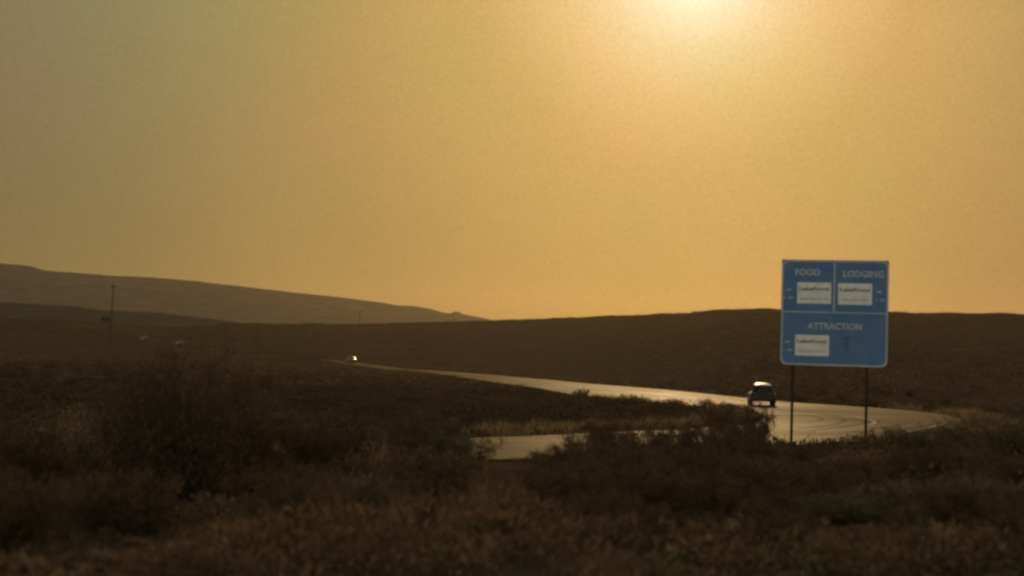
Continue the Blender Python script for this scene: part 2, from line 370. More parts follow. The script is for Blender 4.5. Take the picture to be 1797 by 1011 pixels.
def ribbon(name, P, w, dz, m, parent=None, lo=None):
    """P: centre line; w: half width"""
    P = [Vector((*p, 0)) for p in P]; V_ = []; F_ = []
    for i, p in enumerate(P):
        d = (P[min(i + 1, len(P) - 1)] - P[max(i - 1, 0)]).normalized(); n = Vector((d.y, -d.x, 0))
        for s in (-1, 1):
            q = p + n * s * w; V_.append((q.x, q.y, float(basez(q.x, q.y)) + dz))
        if i: k = 2 * i; F_.append((k - 2, k - 1, k + 1, k))
    me = np_mesh(name, V_, F_, m)
    if me.polygons[0].normal.z < 0: me.flip_normals()
    o = link(name, me); o.parent = parent; return o
def dense(P, n=8):
    for _ in range(2): P = [P[0]] + chaikin(P, False) + [P[-1]]
    Q = []
    for a, b in zip(P[:-1], P[1:]):
        k = max(1, int(math.dist(a, b) / 4))
        Q += [(a[0] + (b[0] - a[0]) * j / k, a[1] + (b[1] - a[1]) * j / k) for j in range(k)]
    return Q + [P[-1]]
ramp_o = tag(slab('road', ramp_pts, .02, .2, M_road), 'pale glinting asphalt road curling back on itself beyond the sign', 'road', kind='structure')
hwo = tag(ribbon('highway', dense(hw), 4.0, .012, M_road), 'thin far highway climbing away to the left across the scrub', 'road', kind='structure')
def marks(pxs, w, name, m, dz=.026):
    return ribbon(name, dense([on_ground(*p) for p in pxs]), w, dz, m)
M_track = asphalt('polished_wheel_track', (.068, .044, .022), (.09, .06, .032), .50)
MK = [('wheel_track', M_track, .28, [(760, 654), (860, 664), (950, 671), (1050, 681), (1150, 691), (1250, 701), (1330, 710)]),
      ('wheel_track', M_track, .28, [(800, 655), (900, 664), (1000, 673), (1100, 682), (1200, 691), (1300, 701), (1380, 712)]),
      ('tar_seam', M_tar, .14, [(850, 661.5), (950, 669.5), (1050, 679), (1150, 688), (1260, 699), (1350, 709)]),
      ('tar_seam', M_tar, .12, [(930, 672), (1030, 683.5), (1130, 694), (1230, 704), (1310, 713)]),
      ('tar_seam', M_tar, .16, [(1100, 679.5), (1200, 689.5), (1280, 697.5), (1380, 708)]),
      ('tar_seam', M_tar, .12, [(1350, 745), (1420, 742), (1450, 737), (1420, 729), (1370, 724)]),
      ('wheel_track', M_track, .22, [(860, 792), (960, 787), (1100, 780), (1250, 774), (1370, 769), (1470, 761), (1560, 748)]),
      ('tar_seam', M_tar, .10, [(860, 780), (960, 776), (1100, 770), (1250, 764), (1360, 758)]),('tar_seam', M_tar, .16, [(1330, 716), (1400, 722), (1455, 728), (1483, 736), (1478, 744), (1440, 750), (1400, 753)]),
      ('tar_seam', M_tar, .22, [(1450, 733), (1500, 735), (1530, 741), (1500, 748), (1440, 756), (1390, 760)]),
      ('tar_seam', M_tar, .10, [(1360, 768), (1430, 765), (1500, 758), (1560, 750), (1600, 742)]),
      ('tar_seam', M_tar, .10, [(1360, 777), (1430, 774), (1500, 767), (1560, 760), (1620, 749), (1650, 741)]),
      ('faded_edge_line', M_pale, .11, [(1365, 783), (1430, 778), (1500, 772), (1560, 764), (1620, 754), (1655, 745)]),
      ('faded_edge_line', M_pale, .09, [(1390, 763), (1450, 758), (1510, 750), (1545, 742), (1500, 732)]),
      ('faded_edge_line', M_pale, .10, [(900, 664), (1000, 673), (1110, 683), (1200, 691), (1290, 700)]),
      ('faded_edge_line', M_pale, .10, [(950, 678), (1050, 689), (1150, 699), (1250, 707.5), (1320, 715)])]
for n_, m_, w_, p_ in MK:
    o = marks(p_, w_, n_, m_); o.parent = ramp_o
    if n_ == 'tar_seam': o['label'] = 'dark curved seam in the road surface'

# ---------------------------------------------------------------- far ridges
def ridge(name, tops, D, depth, m, label, base=-8, seed=0):
    A_ = np.array([az_el(*p)[0] for p in tops]); E_ = np.array([az_el(*p)[1] for p in tops])
    az = np.arange(A_[0], A_[-1], R(.05)); H = CAMZ + np.interp(az, A_, E_) * D
    s = np.linspace(-1, 1.2, 45); V_ = []
    for k in s:
        dd = D + k * depth
        x = dd * np.sin(az); y = dd * np.cos(az)
        prof = (1 - abs(k)) ** .8 if k < 0 else max(0, 1 - k / 1.2) ** .7
        z = base + (H - base) * prof + (fbm(x / 90, y / 90, 4, seed) * 5 + fbm(x / 260, y / 260, 3, seed + 5) * 9) * min(1, abs(k) * 3) * (1 - abs(k) ** 4 * .5) * (.5 if k < 0 else 0)
        z += fbm(x / 22, y / 22, 3, seed + 2) * .35
        V_.append(np.stack([x, y, np.minimum(z, 1e9)], -1))
    V_ = np.concatenate(V_); n = len(az); idx = np.arange(len(V_)).reshape(len(s), n)
    Fq = np.stack([idx[:-1, :-1], idx[:-1, 1:], idx[1:, 1:], idx[1:, :-1]], -1).reshape(-1, 4)
    me = np_mesh(name, V_, Fq, m, smooth=True)
    if me.polygons[100].normal.z < 0: me.flip_normals()
    return tag(link(name, me), label, name.replace('_', ' '), kind='structure')
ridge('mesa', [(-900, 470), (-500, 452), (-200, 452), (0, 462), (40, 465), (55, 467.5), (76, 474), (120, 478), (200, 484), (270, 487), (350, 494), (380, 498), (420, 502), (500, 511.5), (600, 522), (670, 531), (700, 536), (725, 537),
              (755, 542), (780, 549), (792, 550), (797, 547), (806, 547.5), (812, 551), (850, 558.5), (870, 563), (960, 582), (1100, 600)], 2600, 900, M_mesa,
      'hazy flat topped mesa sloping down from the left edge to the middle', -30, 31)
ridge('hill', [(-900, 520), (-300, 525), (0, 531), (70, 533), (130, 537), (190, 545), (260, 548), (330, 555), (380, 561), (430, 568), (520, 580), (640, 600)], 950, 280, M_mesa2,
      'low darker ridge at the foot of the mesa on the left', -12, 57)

# ---------------------------------------------------------------- vegetation
def quads(c, sz, out, k_el=1.0):
    """leaf quads at centres c with sizes sz; random orientation"""
    n = len(c); a = rng.normal(size=(n, 3)); a[:, 2] = np.abs(a[:, 2]) * k_el + .2; a += out * .6
    a /= np.linalg.norm(a, axis=1)[:, None]
    b = rng.normal(size=(n, 3)); b -= a * (a * b).sum(1)[:, None]; b /= np.linalg.norm(b, axis=1)[:, None]
    L = (a * sz[:, None]); W = b * (sz * rng.uniform(.22, .45, n))[:, None]
    V_ = np.stack([c - L * .6, c + W, c + L, c - W], 1).reshape(-1, 3)
    F_ = np.arange(4 * n).reshape(-1, 4)
    return V_, F_
def shrub_meshes(name, seed, n_br, leaf, n_leaf, spread, leafm, loose=.5):
    """unit shrub: radius about 1, height about 1. returns (stems, foliage)"""
    global rng
    rng = np.random.default_rng(seed); bm = bmesh.new(); C = []; O = []; T = []
    for i in range(n_br):
        a = rng.uniform(0, 2 * math.pi); tilt = rng.uniform(.0, 1.0) ** .7 * spread
        h = rng.uniform(.65, 1.0) * (1 - .32 * tilt ** 2); p = np.array([0.0, 0, -.04]); d = np.array([math.cos(a) * tilt, math.sin(a) * tilt, h]);
        pts = [p]; seg = 5
        for s in range(seg):
            d2 = d * (1 + .0 * s) + rng.normal(0, .22, 3) * np.array([1, 1, .5]); d2[2] += .12 * s; p = p + d2 / seg * (1.0); pts.append(p)
        for s in range(seg):
            r0 = .011 * (1 - s / seg) + .003; r1 = .011 * (1 - (s + 1) / seg) + .003
            tube(bm, pts[s], pts[s + 1], r0, r1, 3)
        tip = pts[-1]
        for s in range(2, seg + 1):
            for w in range(2):
                e = pts[s] + rng.normal(0, .12, 3) + np.array([0, 0, .08]); tube(bm, pts[s], e, .006, .002, 3)
                k = n_leaf // (n_br * 8)
                q = pts[s] + (e - pts[s]) * rng.uniform(.1, 1.2, (k, 1)) + rng.normal(0, .045 + .012 * loose, (k, 3))
                C.append(q); O.append(np.tile((e - pts[s]) / (np.linalg.norm(e - pts[s]) + 1e-6), (k, 1))); T.append(np.clip(rng.normal(.45 + .3 * rng.normal(), .25, k), 0, 1))
    C = np.concatenate(C); O = np.concatenate(O); T = np.concatenate(T); C[:, 2] = np.maximum(C[:, 2], .01)
    top_ = np.percentile(C[:, 2], 98.5); rad_ = np.percentile(np.hypot(C[:, 0], C[:, 1]), 96)
    C = C / np.array([rad_, rad_, top_])
    V_, F_ = quads(C, rng.uniform(.6, 1.3, len(C)) * leaf, O)
    for v in bm.verts: v.co = (v.co.x / rad_, v.co.y / rad_, v.co.z / top_)
    me = bpy.data.meshes.new(name + '_stems'); bm.to_mesh(me); bm.free(); me.materials.append(M_stem)
    return me, np_mesh(name + '_foliage', V_, F_, leafm, np.repeat(T, 4))
VAR = [shrub_meshes('sage', 100 + i, 34, .028, 15000, .95, M_shrubd) for i in range(4)] + \
      [shrub_meshes('greasewood', 200 + i, 34, .028, 14000, .8, M_green) for i in range(2)] + \
      [shrub_meshes('tumble', 300 + i, 70, .022, 11000, 1.05, M_straw if i else M_shrubd, 1.2) for i in range(2)]
SMALL = [shrub_meshes('low_sage', 400 + i, 18, .05, 2200, .95, M_shrubd if i < 3 else M_green) for i in range(4)]
def shrub(name, x, y, w, h, v, label, cat, group=None, sink=.04, bank=VAR, z=None):
    root = empty(name, (x, y, (gz(x, y) if z is None else z) - sink), random.uniform(0, 6.28))
    for n_, me in zip(('stems', 'foliage'), bank[v]):
        o = link(n_, me, None, root); o.scale = (w / 2, w / 2, h)
    return tag(root, label, cat, group)
#   px, top py, width px, distance, variant, name, label
NAMED = [
 (1322, 720, 70, 33, 0, 'sagebrush', 'ragged dark sagebrush against the pale road just left of the left sign post'),
 (1262, 718, 54, 55, 1, 'sagebrush', 'rounded dark sagebrush at the wedge tip, left below the dark vehicle'),
 (1065, 750, 150, 27, 2, 'sagebrush', 'broad dark sagebrush hiding the near road arm in the middle of the picture'),
 (1180, 748, 110, 29, 3, 'sagebrush', 'dark upright sagebrush between the broad middle bush and the ragged bush by the sign'),
 (958, 803, 60, 26, 1, 'sagebrush', 'small dark sagebrush at the right end of the bare gap showing the near road'),
 (612, 742, 170, 25, 2, 'sagebrush', 'wide dark sagebrush well left of the gap in the brush'),
 (690, 712, 90, 30, 6, 'tumbleweed', 'thin twiggy bush rising behind the wide dark sagebrush left of the road gap'),
 (812, 765, 110, 24, 5, 'greasewood_bush', 'dense rounded greasewood bush at the left end of the bare gap showing the near road'),
 (325, 655, 250, 19, 6, 'tumbleweed', 'biggest bush on the left, a huge loose ball of fine brown twigs'),
 (470, 735, 120, 22, 1, 'sagebrush', 'middling brown sagebrush just right of the huge twiggy ball'),
 (160, 735, 150, 24, 7, 'tumbleweed', 'straw coloured twiggy bush just left of the huge twiggy ball'),
 (40, 760, 140, 22, 0, 'sagebrush', 'dark brown bush at the left edge of the picture'),
 (1585, 758, 110, 33, 4, 'greasewood_bush', 'dark bush against the road right of the right sign post'),
 (1478, 785, 90, 30, 0, 'sagebrush', 'low dark bush between the feet of the two sign posts'),
 (1400, 788, 80, 27, 3, 'sagebrush', 'low bush at the foot of the left sign post'),
 (1685, 752, 110, 36, 5, 'greasewood_bush', 'greenish bush at the right end of the road bend'),
 (1765, 748, 120, 33, 4, 'greasewood_bush', 'tall dark bush at the right edge of the picture'),
 (1720, 728, 90, 62, 7, 'tumbleweed', 'pale straw coloured weeds catching light beyond the road bend at the right'),
 (1620, 795, 120, 25, 1, 'sagebrush', 'dark sagebrush below and right of the right sign post'),
 (1250, 800, 140, 22, 0, 'sagebrush', 'dark sagebrush in front of the ragged bush by the sign'),
 (1115, 850, 150, 19, 3, 'sagebrush', 'dark sagebrush low in the middle, in front of the broad middle bush'),
 (900, 880, 130, 17, 6, 'tumbleweed', 'brown twiggy bush low in the middle below the road gap'),
 (700, 850, 170, 19, 7, 'tumbleweed', 'straw tinted twiggy bush below the wide dark sagebrush'),
 (520, 870, 160, 16, 2, 'sagebrush', 'dark low bush near the bottom, right of and below the huge twiggy ball'),
 (1480, 880, 160, 17, 4, 'greasewood_bush', 'greenish black bush near the bottom below the sign'),
 (1700, 850, 180, 19, 5, 'greasewood_bush', 'dark green bush near the bottom right corner'),
 (1020, 782, 90, 25, 0, 'sagebrush', 'dark sagebrush at the left shoulder of the broad middle bush, right of the road gap'),
 (1278, 740, 80, 31, 1, 'sagebrush', 'rounded dark sagebrush joined to the left side of the ragged bush by the sign'),
 (1122, 768, 120, 25.5, 1, 'sagebrush', 'dense dark sagebrush wedged between the broad middle bush and its upright neighbour'),
 (1242, 763, 115, 26, 2, 'sagebrush', 'dense dark sagebrush at the left foot of the ragged bush by the sign'),
 (1295, 768, 110, 24, 3, 'sagebrush', 'dark sagebrush spreading below the ragged bush by the sign'),
 (742, 738, 130, 27, 0, 'sagebrush', 'dark sagebrush crown between the thin twiggy bush and the greasewood by the gap'),
 (560, 752, 130, 23, 3, 'sagebrush', 'dark sagebrush at the left flank of the wide one left of the road gap'),
 (385, 690, 150, 21, 0, 'sagebrush', 'dark sagebrush pressed against the right side of the huge twiggy ball'),
 (255, 700, 150, 21, 2, 'sagebrush', 'dark sagebrush pressed against the left side of the huge twiggy ball'),
 (1023, 686, 26, 92, 1, 'sagebrush', 'single small shrub sticking up at the near edge of the far road arm'),
]
cats = {'sagebrush': 'shrub', 'tumbleweed': 'bush', 'greasewood_bush': 'bush'}
for px, py, wpx, D, v, nm, lab in NAMED:
    x, y = at(px, D); zt = CAMZ + az_el(px, py)[1] * D; g = gz(x, y)
    shrub(nm, x, y, wpx * 1.15 * D / F, max(.35, (zt - g) * 1.12 + .04), v, lab, cats[nm])
# repeats: scrub bushes one could count, on the wedge between the arms and the flats around the road
def scatter(n, test, wrange, grp, lab, nm='sagebrush', bank=SMALL, hr=.40, rows=None):
    k = 0; tries = 0
    while k < n and tries < n * 60:
        tries += 1; px, D = rows()
        x, y = at(px, D)
        if not test(x, y): continue
        w = random.uniform(*wrange); shrub(nm, x, y, w, w * random.uniform(hr * .8, hr * 1.2), random.randrange(len(bank)), lab, 'shrub', grp, bank=bank); k += 1
off = lambda x, y: float(road_dist(np.array([x]), np.array([y]))[0])
def wedge_rows(): return random.uniform(560, 1340), random.choice((random.uniform(50, 95), random.uniform(60, 190)))
def wedge(x, y):
    d = off(x, y); return 2.6 < d and y > 45
scatter(150, wedge, (.6, 1.3), 'scrub bushes on the wedge between the road arms', 'low dark scrub bush on the wedge of ground between the two road arms', rows=wedge_rows)
def edge_rows(): return random.uniform(1000, 1760), random.uniform(70, 135)
scatter(70, lambda x, y: .6 < off(x, y) < 14 and math.hypot(x, y) > 75, (.8, 1.8), 'scrub bushes at the hill foot', 'low dark scrub bush among its like at the foot of the hill beyond the road', rows=edge_rows)
def left_rows(): return random.uniform(-40, 620), random.uniform(48, 150)
scatter(80, lambda x, y: off(x, y) > 1, (1.0, 2.2), 'scrub bushes on the left flats', 'low dark scrub bush among its like on the flats at the left', rows=left_rows)
# the thicket between the camera and the road
scatter(60, lambda x, y: off(x, y) > 1 and not (math.hypot(x, y) > 17 and -.03 < math.atan2(x, y) < .03), (.9, 1.7), 'brown bushes of the near thicket', 'brown sagebrush among its like in the near thicket below the road', nm='sagebrush', bank=VAR[:4], hr=.42,
        rows=lambda: (random.uniform(-60, 1860), random.uniform(14, 26)))
# single knob of brush on each ridge line
x, y = at(1217, 505); shrub('juniper_bush', x, y, 2.6, 1.4, 2, 'lone bush, a small knob on the skyline of the brown hill left of the sign', 'bush')

# uncountable low scrub and grass, each as one mass
GAP = (az_el(846, 800)[0], az_el(960, 800)[0])     # the bare stretch where the near road shows
def mass(name, n_cl, dfun, per, leaf, rad, hgt, m, seed, cond=None, tonef=(.4, .25), grass=False):
    global rng
    rng = np.random.default_rng(seed)
    az = rng.uniform(R(-27), R(27), n_cl); D = dfun(rng.uniform(0, 1, n_cl)); x = D * np.sin(az); y = D * np.cos(az)
    rd = road_dist(x, y); ok = rd > .35
    dn = vnoise(x / 2.3, y / 2.3, seed) + .5 * vnoise(x / .8, y / .8, seed + 3); ok &= dn > (-.45 if not grass else -.2)
    if cond is not None: ok &= cond(x, y, D, rd)
    ok &= ~((az > GAP[0]) & (az < GAP[1]) & (D > 20) & (D < 45))
    x, y, D, rd, dn = x[ok], y[ok], D[ok], rd[ok], dn[ok]; n = len(x); z = groundz(x, y, rd)
    sc_ = rng.uniform(.6, 1.3, n) * (1 + .3 * dn)
    c = np.repeat(np.stack([x, y, z], -1), per, 0); s = np.repeat(sc_, per)
    q = rng.normal(size=(len(c), 3)); q /= np.linalg.norm(q, axis=1)[:, None]; q *= rng.uniform(.3, 1, (len(c), 1)) ** .6
    q[:, 2] = np.abs(q[:, 2])
    T = np.clip(np.repeat(rng.normal(tonef[0], tonef[1], n), per) + rng.normal(0, .15, len(c)), 0, 1)
    if D.max() < 35: s = s * np.repeat(np.clip(.75 + .9 * vnoise(x / 1.9, y / 1.9, 77), .35, 1.6), per)
    if not grass:
        P = c + q * np.stack([s * rad, s * rad, s * hgt], -1)
        V_, F_ = quads(P, rng.uniform(.6, 1.4, len(c)) * leaf, q)
    else:
        root = c + np.stack([q[:, 0] * rad * .5, q[:, 1] * rad * .5, q[:, 2] * 0 - .03], -1)
        ln = s * hgt * rng.uniform(.5, 1.2, len(c)); lean = rng.normal(0, .28, (len(c), 2))
        mid = root + np.stack([lean[:, 0] * ln * .4, lean[:, 1] * ln * .4, ln * .55], -1)
        tip = root + np.stack([lean[:, 0] * ln * 1.2, lean[:, 1] * ln * 1.2, ln], -1)
        a = rng.uniform(0, 6.28, len(c)); w = np.stack([np.cos(a), np.sin(a), a * 0], -1) * leaf
        V_ = np.stack([root - w, root + w, mid + w * .7, tip, mid - w * .7], 1).reshape(-1, 3)
        F_ = np.arange(len(V_)).reshape(-1, 5); T = np.repeat(T, 5)
        me = np_mesh(name, V_, F_, m, T); return link(name, me)
    return link(name, np_mesh(name, V_, F_, m, np.repeat(T, 4)))
near_f = lambda u: 10 + 24 * u ** .75
mid_f = lambda u: 30 + 160 * u ** 1.3
far_f = lambda u: 120 + 560 * u ** 1.0
tag(mass('undergrowth', 3000, near_f, 110, .045, .42, .30, M_shrub, 1), 'tangled dark low scrub filling the near foreground', 'scrub', kind='stuff')
tag(mass('green_undergrowth', 1500, near_f, 100, .045, .40, .28, M_green, 2, lambda x, y, D, rd: x > 1.2 + rng.normal(0, 2, len(x))), 'greener low scrub across the right foreground', 'scrub', kind='stuff')
tag(mass('scrub', 11000, mid_f, 24, .10, .55, .36, M_shrubk, 4, lambda x, y, D, rd: (rd > 2.0) | (D < 48)), 'low dark scrub covering the flats around the road', 'scrub', kind='stuff')
tag(mass('hillside_scrub', 22000, far_f, 8, .17, 1.0, .35, M_shrub, 5, lambda x, y, D, rd: D > 105), 'fine dark scrub speckling the brown hillside', 'scrub', kind='stuff')
tag(mass('dry_grass', 3400, near_f, 18, .0032, .30, .42, M_straw, 6, lambda x, y, D, rd: D > 13.5, grass=True, tonef=(.3, .3)), 'dry straw grass blades standing among the near scrub', 'grass', kind='stuff')
tag(mass('verge_grass', 30000, lambda u: 42 + 60 * u, 12, .018, .5, .36, M_straw, 8, lambda x, y, D, rd: (rd < 2.6), tonef=(.75, .3), grass=True), 'pale dry grass along the road verges', 'grass', kind='stuff')

# a few pale seeding weeds that catch light low in the picture
def seed_weed(px, py, D, h, label):
    x, y = at(px, D); zt = CAMZ + az_el(px, py)[1] * D; rnd = random.Random(px); g = gz(x, y); h = zt - g
    root = tag(empty('seeding_weed', (x, y, g)), label, 'weed'); bs = bmesh.new(); bh = bmesh.new()
    for i in range(9):
        p = Vector((0, 0, -.03)); d = Vector((rnd.gauss(0, .13), rnd.gauss(0, .13), 1)).normalized(); L = h * rnd.uniform(.8, 1.05)
        a = p + d * L * .5; e = a + (d + Vector((rnd.gauss(0, .1), rnd.gauss(0, .1), 0))) * L * .5
        tube(bs, p, a, .004, .003, 3); tube(bs, a, e, .003, .002, 3)
        for k in range(7 if i else 8):
            c_ = e + Vector((rnd.gauss(0, .012), rnd.gauss(0, .012), -rnd.uniform(0, .14))); u = Vector([rnd.gauss(0, 1) for _ in range(3)]).normalized() * rnd.uniform(.008, .02); w_ = u.orthogonal().normalized() * .006
            bh.faces.new([bh.verts.new(c_ + q) for q in (-u, w_, u, -w_)])
    bobj('stems', bs, M_straw_plain, root); bobj('seed_head', bh, M_seed, root)
M_straw_plain = mat('weed_stem', (.16, .12, .07), .8, .05); M_seed = mat('seed_husk', (.30, .24, .15), .8, .05, trans=.45)
for px, py, D, lab in ((1291, 905, 14, 'pale seeding weed low in the picture below the ragged bush by the sign'), (1228, 948, 13, 'pale seeding weed near the bottom edge, lower left of its neighbour weed'),
                       (640, 832, 18, 'pale seeding weed below the wide dark sagebrush left of the road gap'), (432, 922, 14, 'pale seeding weed near the bottom, below and right of the huge twiggy ball'),
                       (862, 940, 13, 'pale seeding weed near the bottom edge in the middle'), (1655, 905, 14, 'pale seeding weed near the bottom right corner'),
                       (60, 965, 13, 'pale seeding weed in the bottom left corner')):
    seed_weed(px, py, D, 0, lab)
# ---------------------------------------------------------------- the blue sign
SD = 30.0
sx, sy = at(1460.8, SD); saz = math.atan2(sx, sy)
W = 184 * SD / F / math.cos(saz) * 1.0; W = 184 / F * SD * .968; H_ = 181.5 / F * SD * 1.0
zc = CAMZ + az_el(1461.5, 549.5)[1] * SD
sign = empty('highway_sign', (sx, sy, gz(sx, sy)), -saz); sign.rotation_euler[1] = R(.45)
tag(sign, 'blue roadside services sign on two posts reading FOOD, LODGING and ATTRACTION', 'sign')
board = empty('dummy') ; bpy.data.objects.remove(board)
gz0 = gz(sx, sy); TILT = Matrix.Rotation(R(-.35), 4, 'Y')   # the board leans a touch
def SP(u, v, d=0): return Vector(((u - .5) * W, -d, zc - gz0 + (.5 - v) * H_))
def rrect(bm, u0, v0, u1, v1, r, d0, d1, n=6, corners=(1, 1, 1, 1)):
    """rounded box on the board face; corners tl,tr,br,bl"""
    P = []
    def arc(cu, cv, a0, on):
        rr_ = r if on else 0
        for k in range(n + 1):
            a = R(a0 + 90 * k / n); P.append((cu, cv, math.cos(a) * rr_, math.sin(a) * rr_))
            if not on: break
    L, Rr, T_, B = (u0 - .5) * W, (u1 - .5) * W, (.5 - v0) * H_, (.5 - v1) * H_
    def corner(x_, z_, sx_, sz_, a0, on):
        rr_ = r if on else 0
        for k in range((n + 1) if on else 1):
            a = R(a0 + 90 * k / n); P.append((x_ - sx_ * rr_ + math.cos(a) * rr_, z_ - sz_ * rr_ + math.sin(a) * rr_))
    P.clear()
    corner(Rr, T_, 1, 1, 0, corners[1]); corner(L, T_, -1, 1, 90, corners[0]); corner(L, B, -1, -1, 180, corners[3]); corner(Rr, B, 1, -1, 270, corners[2])
    if not corners[1]: P[0] = (Rr, T_)
    return P
def plate(P, d0, d1):
    bm = bmesh.new(); a = [bm.verts.new((x, -d0, z + zc - gz0)) for x, z in P]; b = [bm.verts.new((x, -d1, z + zc - gz0)) for x, z in P]
    bm.faces.new(a); bm.faces.new(b)
    for i in range(len(P)): j = (i + 1) % len(P); bm.faces.new((a[i], a[j], b[j], b[i]))
    return bm
def ringp(Po, Pi, d0, d1):
    bm = bmesh.new(); n = len(Po); V4 = []
    for P, d in ((Po, d0), (Po, d1), (Pi, d1), (Pi, d0)): V4.append([bm.verts.new((x, -d, z + zc - gz0)) for x, z in P])
    for i in range(n):
        j = (i + 1) % n
        for a in range(4): b = (a + 1) % 4; bm.faces.new((V4[a][i], V4[a][j], V4[b][j], V4[b][i]))
    return bm
def corner_pts(u0, v0, u1, v1, r): return rrect(None, u0, v0, u1, v1, r, 0, 0)
pane = bobj('sign_panel', plate(rrect(None, 0, 0, 1, 1, .14, 0, 0, corners=(0, 0, 1, 1)), 0, .012), M_blue, sign)
bd = bobj('border', ringp(corner_pts(.004, .004, .996, .996, .135), corner_pts(.019, .019, .981, .981, .120), .0125, .0145), M_white, pane)
b = bmesh.new(); box(b, SP(.5, .495, .0135), (W * .96, .002, .024)); bobj('divider', b, M_white, pane)
b = bmesh.new(); box(b, SP(.497, .259, .0135), (.034, .002, H_ * .465)); bobj('divider', b, M_white, pane)
def text(s, u, v, hgt, m, name, parent, width=None, d=.013, bold=.0, skew=0):
    cu = bpy.data.curves.new('t', 'FONT'); cu.body = s; cu.size = 1; cu.extrude = .004; cu.offset = bold; cu.align_x = 'CENTER'; cu.resolution_u = 2
    to = bpy.data.objects.new('t', cu); col.objects.link(to)
    bpy.context.view_layer.update()
    me = bpy.data.meshes.new_from_object(to); bpy.data.objects.remove(to)
    co = np.empty(len(me.vertices) * 3, np.float32); me.vertices.foreach_get('co', co); co = co.reshape(-1, 3)
    h = co[:, 1].max() - co[:, 1].min(); w = co[:, 0].max() - co[:, 0].min(); k = hgt / h; kx = k if width is None else width / w
    cx = (co[:, 0].max() + co[:, 0].min()) / 2; cy = (co[:, 1].max() + co[:, 1].min()) / 2
    p = SP(u, v, d); o3 = np.stack([(co[:, 0] - cx) * kx + p.x, p.y - (co[:, 2] + .004) * .25, (co[:, 1] - cy) * k + p.z], -1)
    me.vertices.foreach_set('co', o3.ravel().astype(np.float32)); me.update(); me.materials.clear(); me.materials.append(m)
    return link(name, me, None, parent)
CAP = .150
text('FOOD', .245, .118, CAP, M_white, 'lettering', pane, W * .235, bold=.03)
text('LODGING', .765, .128, CAP, M_white, 'lettering', pane, W * .375, bold=.03)
text('ATTRACTION', .505, .625, CAP, M_white, 'lettering', pane, W * .51, bold=.03)
def arrow(u, v, sgn):
    b_ = bmesh.new(); p = SP(u, v, .0135); l, h = .058, .035
    pts = [(-l, 0), (-l * .1, h), (-l * .1, h * .45), (l, h * .45), (l, -h * .45), (-l * .1, -h * .45), (-l * .1, -h)]
    a = [b_.verts.new((p.x + sgn * x_, p.y, p.z + z_)) for x_, z_ in pts]; c_ = [b_.verts.new((p.x + sgn * x_, p.y - .002, p.z + z_)) for x_, z_ in pts]
    b_.faces.new(a); b_.faces.new(c_)
    for i in range(7): j = (i + 1) % 7; b_.faces.new((a[i], a[j], c_[j], c_[i]))
    return bobj('arrow', b_, M_white, pane)
arrow(.068, .287, 1); arrow(.915, .292, -1); arrow(.065, .782, 1)
for u, v in ((.068, .362), (.925, .372), (.068, .858)): text('1 M', u, v, .062, M_white, 'lettering', pane, .17, bold=.02)
for (u0, v0, u1, v1) in ((.150, .215, .468, .415), (.532, .218, .848, .418), (.140, .712, .458, .908)):
    pl = bobj('logo_plate', plate(rrect(None, u0, v0, u1, v1, .02, 0, 0), .013, .018), M_plate, sign)
    um = (u0 + u1) / 2; uw = (u1 - u0)
    text('LakeFront', um, v0 + (v1 - v0) * .30, .085, M_ink, 'lettering', pl, W * uw * .88, d=.0185, bold=.03)
    b_ = bmesh.new(); rnd = random.Random(5)
    uu = u0 + uw * .10
    while uu < u0 + uw * .9:
        w_ = rnd.uniform(.010, .024); p = SP(uu + w_ / 2, v0 + (v1 - v0) * .78, .019); box(b_, p, (w_ * W * .8, .001, rnd.uniform(.022, .042))); uu += w_ + .006
    bobj('small_print', b_, M_ink2, pl)
# grey ghost of a removed plate
b_ = bmesh.new(); rnd = random.Random(3)
P = []
for k in range(22):
    a = 2 * math.pi * k / 22; rr_ = 1 + rnd.uniform(-.25, .25); P.append((.122 * W + math.cos(a) * .036 * rr_ + .02 * math.sin(a), -.295 * H_ + math.sin(a) * .17 * rr_))
bobj('stain', plate(P, .0125, .0135), M_stain, pane)
P = [(.122 * W + x_ * .11, -.235 * H_ + z_ * .035) for x_, z_ in ((-1, 0), (-.5, 1), (.4, .9), (1, .1), (.5, -.8), (-.6, -.9))]
bobj('stain', plate(P, .0127, .0139), M_stain, pane)
for px in (1392.5, 1515.5):                                 # posts carried up behind the board
    ux = (px - 1461.5 + 1.5) / F * SD
    b_ = bmesh.new(); top = zc - gz0 + H_ * .47; lowp = -.5
    for (cx_, cy_, w_, d_) in ((ux, .03, .060, .008), (ux, .078, .060, .008), (ux, .054, .008, .040)): box(b_, (cx_, cy_, (top + lowp) / 2), (w_, d_, top - lowp))
    bobj('post', b_, M_steel, sign)
b_ = bmesh.new()
for v in (.2, .5, .8): box(b_, SP(.5, v, -.013), (W * .94, .022, .05))
bobj('brace', b_, M_alu, sign)

